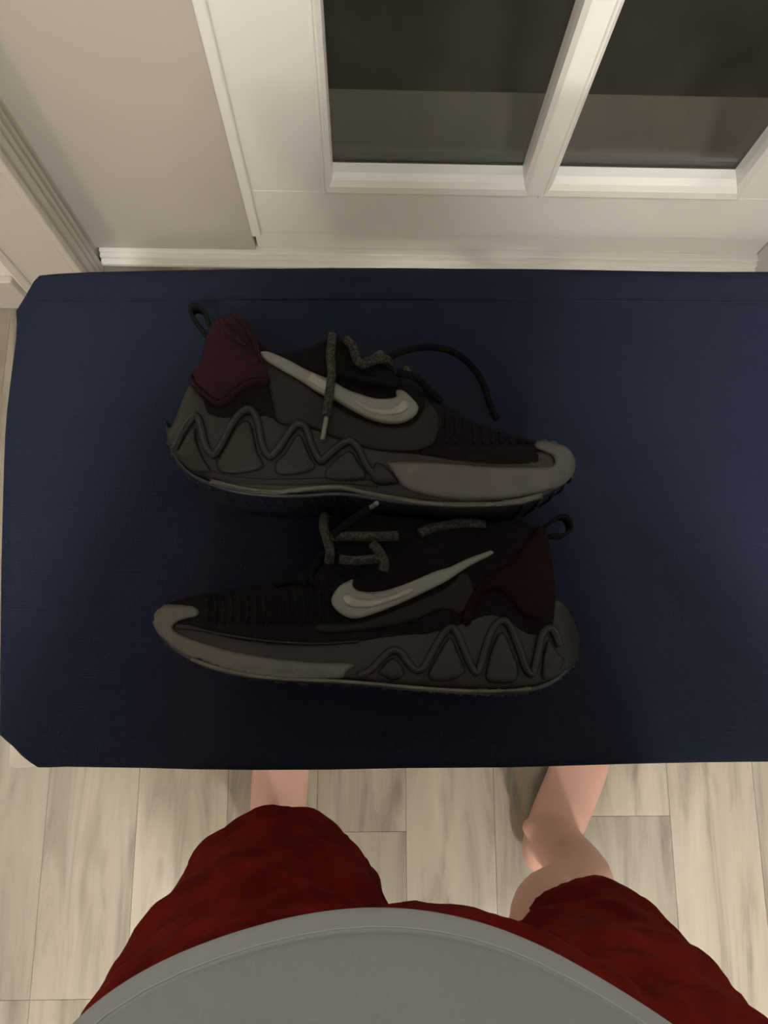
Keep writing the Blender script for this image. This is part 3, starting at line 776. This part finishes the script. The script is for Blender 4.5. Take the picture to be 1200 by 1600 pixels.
bm = bmesh.new()
def seg(pts, rad, n=24, sg=14): 
    pr = cr([(*p, *(r if isinstance(r, tuple) else (r, r))) for p, r in zip(pts, rad)], n)
    tube(bm, [Vector(q[:3]) for q in pr], [(max(q[3], .002), max(q[4], .002)) for q in pr], sg, up=(0, 1, 0))
def ball(c, r, u=2, rot=None):
    g = bmesh.ops.create_icosphere(bm, subdivisions=u + 1, radius=1)
    for v in g['verts']:
        p = Vector((v.co.x * r[0], v.co.y * r[1], v.co.z * r[2]))
        if rot: p = rot @ p
        v.co = p + Vector(c)
def foot(A, ang, side):
    """bare foot: heel under the ankle, five toes; side +1 = big toe towards +X"""
    f = Vector((math.sin(ang), math.cos(ang), 0)); s_ = Vector((math.cos(ang), -math.sin(ang), 0)) * side
    P = lambda a, b, z: Vector((A.x, A.y, 0)) + f * a + s_ * b + Vector((0, 0, z))
    pr = cr([(-.046, 0, .028, .020, .017), (-.036, 0, .036, .032, .031), (-.01, 0, .048, .047, .041), (.035, .002, .044, .044, .045), (.08, .002, .033, .031, .047), (.12, .003, .024, .022, .048), (.148, .004, .017, .0155, .047), (.160, .004, .014, .010, .040)], 30)
    tube(bm, [P(q[0], q[1], q[2]) for q in pr], [(q[3], q[4]) for q in pr], 20, up=(0, 0, 1))
    ball(P(.000, .038, .072), (.018, .016, .022)); ball(P(-.008, -.033, .070), (.011, .013, .013))
    for b0, b1, L_, r in ((.034, .036, .062, .0125), (.014, .015, .056, .0090), (-.003, -.003, .048, .0085), (-.019, -.020, .038, .0080), (-.034, -.037, .026, .0078)):
        a0 = .140
        tube(bm, [P(a0, b0, .014), P(a0 + L_ * .45, (b0 + b1) / 2, .0155), P(a0 + L_ * .8, b1, .0115), P(a0 + L_ * .98, b1, .010)], [r, r * .9, r * 1.02, r * .5], 12, up=(0, 0, 1))
foot(LA, 0.0, 1)
foot(RA, .55, -1)
for A, K, Hp in ((LA, LK, LH), (RA, RK, RH)):
    seg([A + Vector((0, 0, -.045)), A, A + Vector((0, -.005, .05)), A + Vector((0, -.012, .14)) + (K - A) * .1, A.lerp(K, .62) + Vector((-.003 if A is RA else 0, -.014, 0)), A.lerp(K, .86) + Vector((0, -.004, 0)), K, K.lerp(Hp, .25), K.lerp(Hp, .7), Hp],
        [(.038, .036), (.041, .041), (.040, .040), (.044, .042), (.049, .049), (.054, .052), (.056, .054), (.066, .064), (.084, .084), (.092, .09)], 40, 18)
PV = Vector((.055, -.37, .90))
seg([PV + Vector((0, 0, -.12)), PV, PV + Vector((0, .01, .12)), PV + Vector((0, .02, .26)), PV + Vector((0, .01, .42)), PV + Vector((0, 0, .52)), PV + Vector((0, .005, .57))],
    [(.09, .12), (.120, .17), (.135, .165), (.125, .17), (.115, .18), (.085, .16), (.05, .07)], 40, 24)
NK = PV + Vector((0, .02, .56)); HD = PV + Vector((0, .085, .72))
seg([NK + Vector((0, -.01, -.04)), NK + Vector((0, .02, .04)), HD + Vector((0, -.02, -.05))], [(.058, .058), (.054, .054), (.055, .055)], 12)
tilt = Matrix.Rotation(-.6, 3, 'X')
ball(HD, (.074, .094, .108), 3, tilt); ball(HD + tilt @ Vector((0, .03, -.06)), (.055, .062, .065), 3, tilt)
ball(HD + tilt @ Vector((0, .098, -.018)), (.013, .020, .020), 2, tilt); ball(HD + tilt @ Vector((0, .088, .01)), (.009, .014, .026), 2, tilt)
ball(HD + tilt @ Vector((0, .086, -.060)), (.024, .011, .008), 2, tilt); ball(HD + tilt @ Vector((0, .082, -.095)), (.020, .018, .014), 2, tilt)
ball(HD + tilt @ Vector((0, .082, .030)), (.045, .014, .010), 2, tilt)
for s in (-1, 1):
    ball(HD + tilt @ Vector((s * .076, -.005, -.01)), (.009, .020, .032), 2, tilt)
    ball(HD + tilt @ Vector((s * .030, .078, .006)), (.014, .012, .011), 2, tilt)
# phone frame of reference: lens at the camera, body behind it
PX = _x; 
cx, cy, cz = (CAMROT @ Vector((1, 0, 0))), (CAMROT @ Vector((0, 1, 0))), (CAMROT @ Vector((0, 0, 1)))
PC = CAMPOS + cz * .0075 - cy * .058 + cx * .022      # centre of the phone
for s in (-1, 1):
    sh = PV + Vector((s * .175, -.045, .50))
    el = Vector((.055 + s * .205, -.26, 1.15))
    wr = PC + cx * (s * .085) - cy * .055 + cz * .030
    seg([PV + Vector((s * .10, 0, .50)), sh, sh.lerp(el, .5), el], [(.05, .05), (.058, .058), (.046, .046), (.038, .038)], 20)
    seg([el, el.lerp(wr, .35), wr], [(.040, .040), (.040, .042), (.022, .028)], 18)
    pm = PC + cx * (s * .068) - cy * .035 + cz * .014
    seg([wr, wr.lerp(pm, .5), pm], [(.020, .028), (.016, .034), (.012, .032)], 14)
    for j in range(4):
        b = pm + cy * (.026 - j * .016) + cx * (s * .006)
        k1 = b + cx * (s * .006) - cz * .012 + cy * .018; k2 = PC + cx * (s * .046) + cy * (.004 + .0 - j * .018) + cz * .002; k3 = PC + cx * (s * .030) + cy * (.004 - j * .018) + cz * .0015 * 0 - cz * .0115 if s < 5 else None
        tube(bm, [b, k1, k2 - cz * .006, k3], [.009, .0085, .0078, .0065], 10)
    tube(bm, [wr + cz * .008, PC + cx * (s * .055) - cy * .05 + cz * .022, PC + cx * (s * .034) - cy * .028 + cz * .014], [.014, .011, .008], 10)
body = obj_me('body', remeshed(bm, .0042, 5, 'body'), M_SKIN, person, True)
# toenails
M_NAIL = mat('nail', (.60, .42, .34), .35)
for A, ang, side in ((LA, 0.0, 1), (RA, .55, -1)):
    f = Vector((math.sin(ang), math.cos(ang), 0)); s_ = Vector((math.cos(ang), -math.sin(ang), 0)) * side
    for b1, L_, r in ((.036, .062, .0085), (.015, .056, .0058), (-.003, .048, .0055), (-.020, .038, .005), (-.037, .026, .0048)):
        c = Vector((A.x, A.y, 0)) + f * (.140 + L_ * .84) + s_ * b1 + Vector((0, 0, .0195 if r > .008 else .0165))
        bm = bmesh.new(); ball(c, (r, r * 1.1, .0022), 1)
        obj('toenail', bm, M_NAIL, body, True)
# hair cap
bm = bmesh.new()
ball(HD + tilt @ Vector((0, -.012, .018)), (.081, .098, .104), 3, tilt)
for v in list(bm.verts):
    q = tilt.inverted() @ (v.co - HD)
    if (q.y > .045 and q.z < .055) or q.z < -.06: bm.verts.remove(v)
o = obj('hair', bm, M_HAIR, body, True); sd = o.modifiers.new('s', 'SOLIDIFY'); sd.thickness = .006

def cloth_noise(me, amp, fr, seed, zs=1.0, amp2=0):
    for v in me.vertices:
        p = v.co
        q = Vector((p.x * fr, p.y * fr, p.z * fr * zs + seed))
        v.co = p + v.normal * (amp * noise.noise(q) + amp2 * noise.noise(q * 2.7))
# shorts
bm = bmesh.new()
# (front height) sections: centre x, centre y, half depth, half width
def leg_sections(K, Hp, secs): 
    seg([Vector(s[0]) for s in secs], [(s[1], s[2]) for s in secs], 40, 30)
leg_sections(LK, LH, [((-.086, -.266, .475), .122, .112), ((-.085, -.268, .52), .124, .114), ((-.083, -.288, .62), .124, .128), ((-.070, -.315, .74), .135, .150), ((-.04, -.34, .86), .135, .13)])
leg_sections(RK, RH, [((.240, -.322, .475), .110, .090), ((.236, -.324, .52), .112, .096), ((.205, -.330, .62), .122, .112), ((.182, -.335, .74), .135, .146), ((.15, -.345, .86), .135, .13)])
seg([Vector((.035, -.335, .70)), Vector((.035, -.335, .76)), Vector((.05, -.345, .84)), Vector((.06, -.365, .95))], [(.12, .11), (.175, .165), (.175, .215), (.150, .20)], 20, 30)
me = remeshed(bm, .008, 10, 'shorts'); cloth_noise(me, .011, 9, 3, 2.2, .007)
for v in me.vertices:
    kz = smooth01((.60 - v.co.z) / .08); v.co += v.normal * (.0016 * kz * math.sin(v.co.z * 330 + 3 * noise.noise(v.co * 9)) + .0022 * noise.noise(v.co * 55))

b2 = bmesh.new(); b2.from_mesh(me); bmesh.ops.recalc_face_normals(b2, faces=b2.faces)
bmesh.ops.delete(b2, geom=[f for f in b2.faces if f.calc_center_median().z < .487 and f.normal.z < -.35], context='FACES'); b2.to_mesh(me); b2.free()
o = obj_me('shorts', me, M_RED, person, True); sd = o.modifiers.new('s', 'SOLIDIFY'); sd.thickness = .003; sd.offset = -1
o['label'] = 'loose dark red shorts'
# t-shirt: lofted from the measured hem upwards
HZ = .845
hem_px = [(40, 1650), (100, 1600), (145, 1554), (190, 1523), (250, 1500), (350, 1468), (425, 1440), (500, 1421), (560, 1415), (620, 1416), (700, 1427), (800, 1455), (880, 1495), (950, 1545), (1045, 1600), (1120, 1642)]
front = [at(*p, HZ) for p in hem_px]
cxy = Vector((.045, -.375, HZ))
def ang(p): return math.atan2(p.y - cxy.y, p.x - cxy.x)
fa = sorted([(ang(p), (p - cxy).length) for p in front])
N = 72; hemr = []
amin, amax = fa[0][0], fa[-1][0]
for k in range(N):
    a = -math.pi / 2 + 2 * math.pi * k / N
    a = (a + math.pi) % (2 * math.pi) - math.pi
    ell = 1 / math.sqrt((math.cos(a) / .265) ** 2 + (math.sin(a) / .165) ** 2)
    if amin <= a <= amax: r = float(np.interp(a, [q[0] for q in fa], [q[1] for q in fa]))
    else:
        d = min(abs(a - amin), abs(a - amax), abs(a + 2 * math.pi - amax), abs(a - 2 * math.pi - amin)); e = smooth01(d / .5)
        rr = fa[0][1] if abs(a - amin) < abs((a - amax + math.pi) % (2 * math.pi) - math.pi) else fa[-1][1]
        r = rr * (1 - e) + ell * e
    hemr.append((a, r))
# smooth radii
for _ in range(6):
    hemr = [(hemr[i][0], (hemr[i - 1][1] + 2 * hemr[i][1] + hemr[(i + 1) % N][1]) / 4) for i in range(N)]
bm = bmesh.new()
shirt_secs = [(-.004, .985, 0), (0, 1.0, 0), (.004, .998, 0), (.012, .974, 0), (.0145, .966, 0), (.017, .963, 0), (.020, .965, 0), (.03, .957, 0), (.06, .935, 0), (.10, .915, .002), (.17, .90, .004), (.26, .87, .004), (.36, .83, 0), (.44, .82, 0), (.51, .80, 0), (.555, .66, 0), (.585, .40, 0), (.59, .36, 0)]
rows = []
for dz, k, dy in shirt_secs:
    row = []
    for a, r in hemr:
        rr = r * k * (1 + .012 * smooth01((dz - .03) / .1) * math.sin(a * 9 + dz * 14))
        row.append(bm.verts.new((cxy.x + math.cos(a) * rr * (1 + .06 * smooth01(dz / .22) * smooth01((.56 - dz) / .12)), cxy.y + math.sin(a) * rr * (1 if dz < .3 else 1), HZ + dz)))
    rows.append(row)
for a, b in zip(rows, rows[1:]):
    for k in range(N): bm.faces.new((a[k], a[(k + 1) % N], b[(k + 1) % N], b[k]))
o = obj('t_shirt', bm, M_SHIRT, person, True)
bm = bmesh.new(); tube(bm, [Vector((cxy.x + math.cos(a) * r * .9700, cxy.y + math.sin(a) * r * .9700, HZ + .0135)) for a, r in hemr] + [Vector((cxy.x + math.cos(hemr[0][0]) * hemr[0][1] * .9700, cxy.y + math.sin(hemr[0][0]) * hemr[0][1] * .9700, HZ + .0135))], .0005, 6)
obj('hem_stitch', bm, M_THREAD, o, True); o['label'] = 'light grey t-shirt with stitched hem'
sb = o.modifiers.new('sub', 'SUBSURF'); sb.levels = 2; sb.render_levels = 2
sd = o.modifiers.new('s', 'SOLIDIFY'); sd.thickness = .003; sd.offset = -1
for s in (-1, 1):
    bm = bmesh.new(); sh = PV + Vector((s * .12, -.03, .49)); el = Vector((.055 + s * .205, -.26, 1.15))
    sh = PV + Vector((s * .175, -.045, .50))
    pr = cr([(*(PV + Vector((s * .03, -.015, .51))), .078), (*(PV + Vector((s * .10, -.02, .505))), .078), (*sh, .071), (*sh.lerp(el, .3), .067), (*sh.lerp(el, .55), .062), (*sh.lerp(el, .66), .064)], 24)
    tube(bm, [Vector(q[:3]) for q in pr], [float(q[3]) for q in pr], 28, caps=False)
    q = obj('sleeve', bm, M_SHIRT, o, True); sd = q.modifiers.new('s', 'SOLIDIFY'); sd.thickness = .003

# phone held level behind the lens
ph = empty('phone', tuple(PC), 'dark phone held by the person above the ironing board', 'phone')
bm = bmesh.new()
box(bm, (-.036, -.074, -.0038), (.036, .074, .0038), .003)
R3 = Matrix((cx, cy, cz)).transposed()
for v in bm.verts: v.co = R3 @ v.co + PC
obj('case', bm, mat('phone_body', (.02, .02, .022), .3), ph, True)
bm = bmesh.new(); box(bm, (-.033, -.070, .0036), (.033, .070, .0042))
for v in bm.verts: v.co = R3 @ v.co + PC
m = bpy.data.materials.new('phone_screen'); m.use_nodes = True
b = m.node_tree.nodes['Principled BSDF']; b.inputs['Base Color'].default_value = (.01, .01, .012, 1)
b.inputs['Emission Color'].default_value = (.5, .5, .55, 1); b.inputs['Emission Strength'].default_value = .4
obj('screen', bm, m, ph)
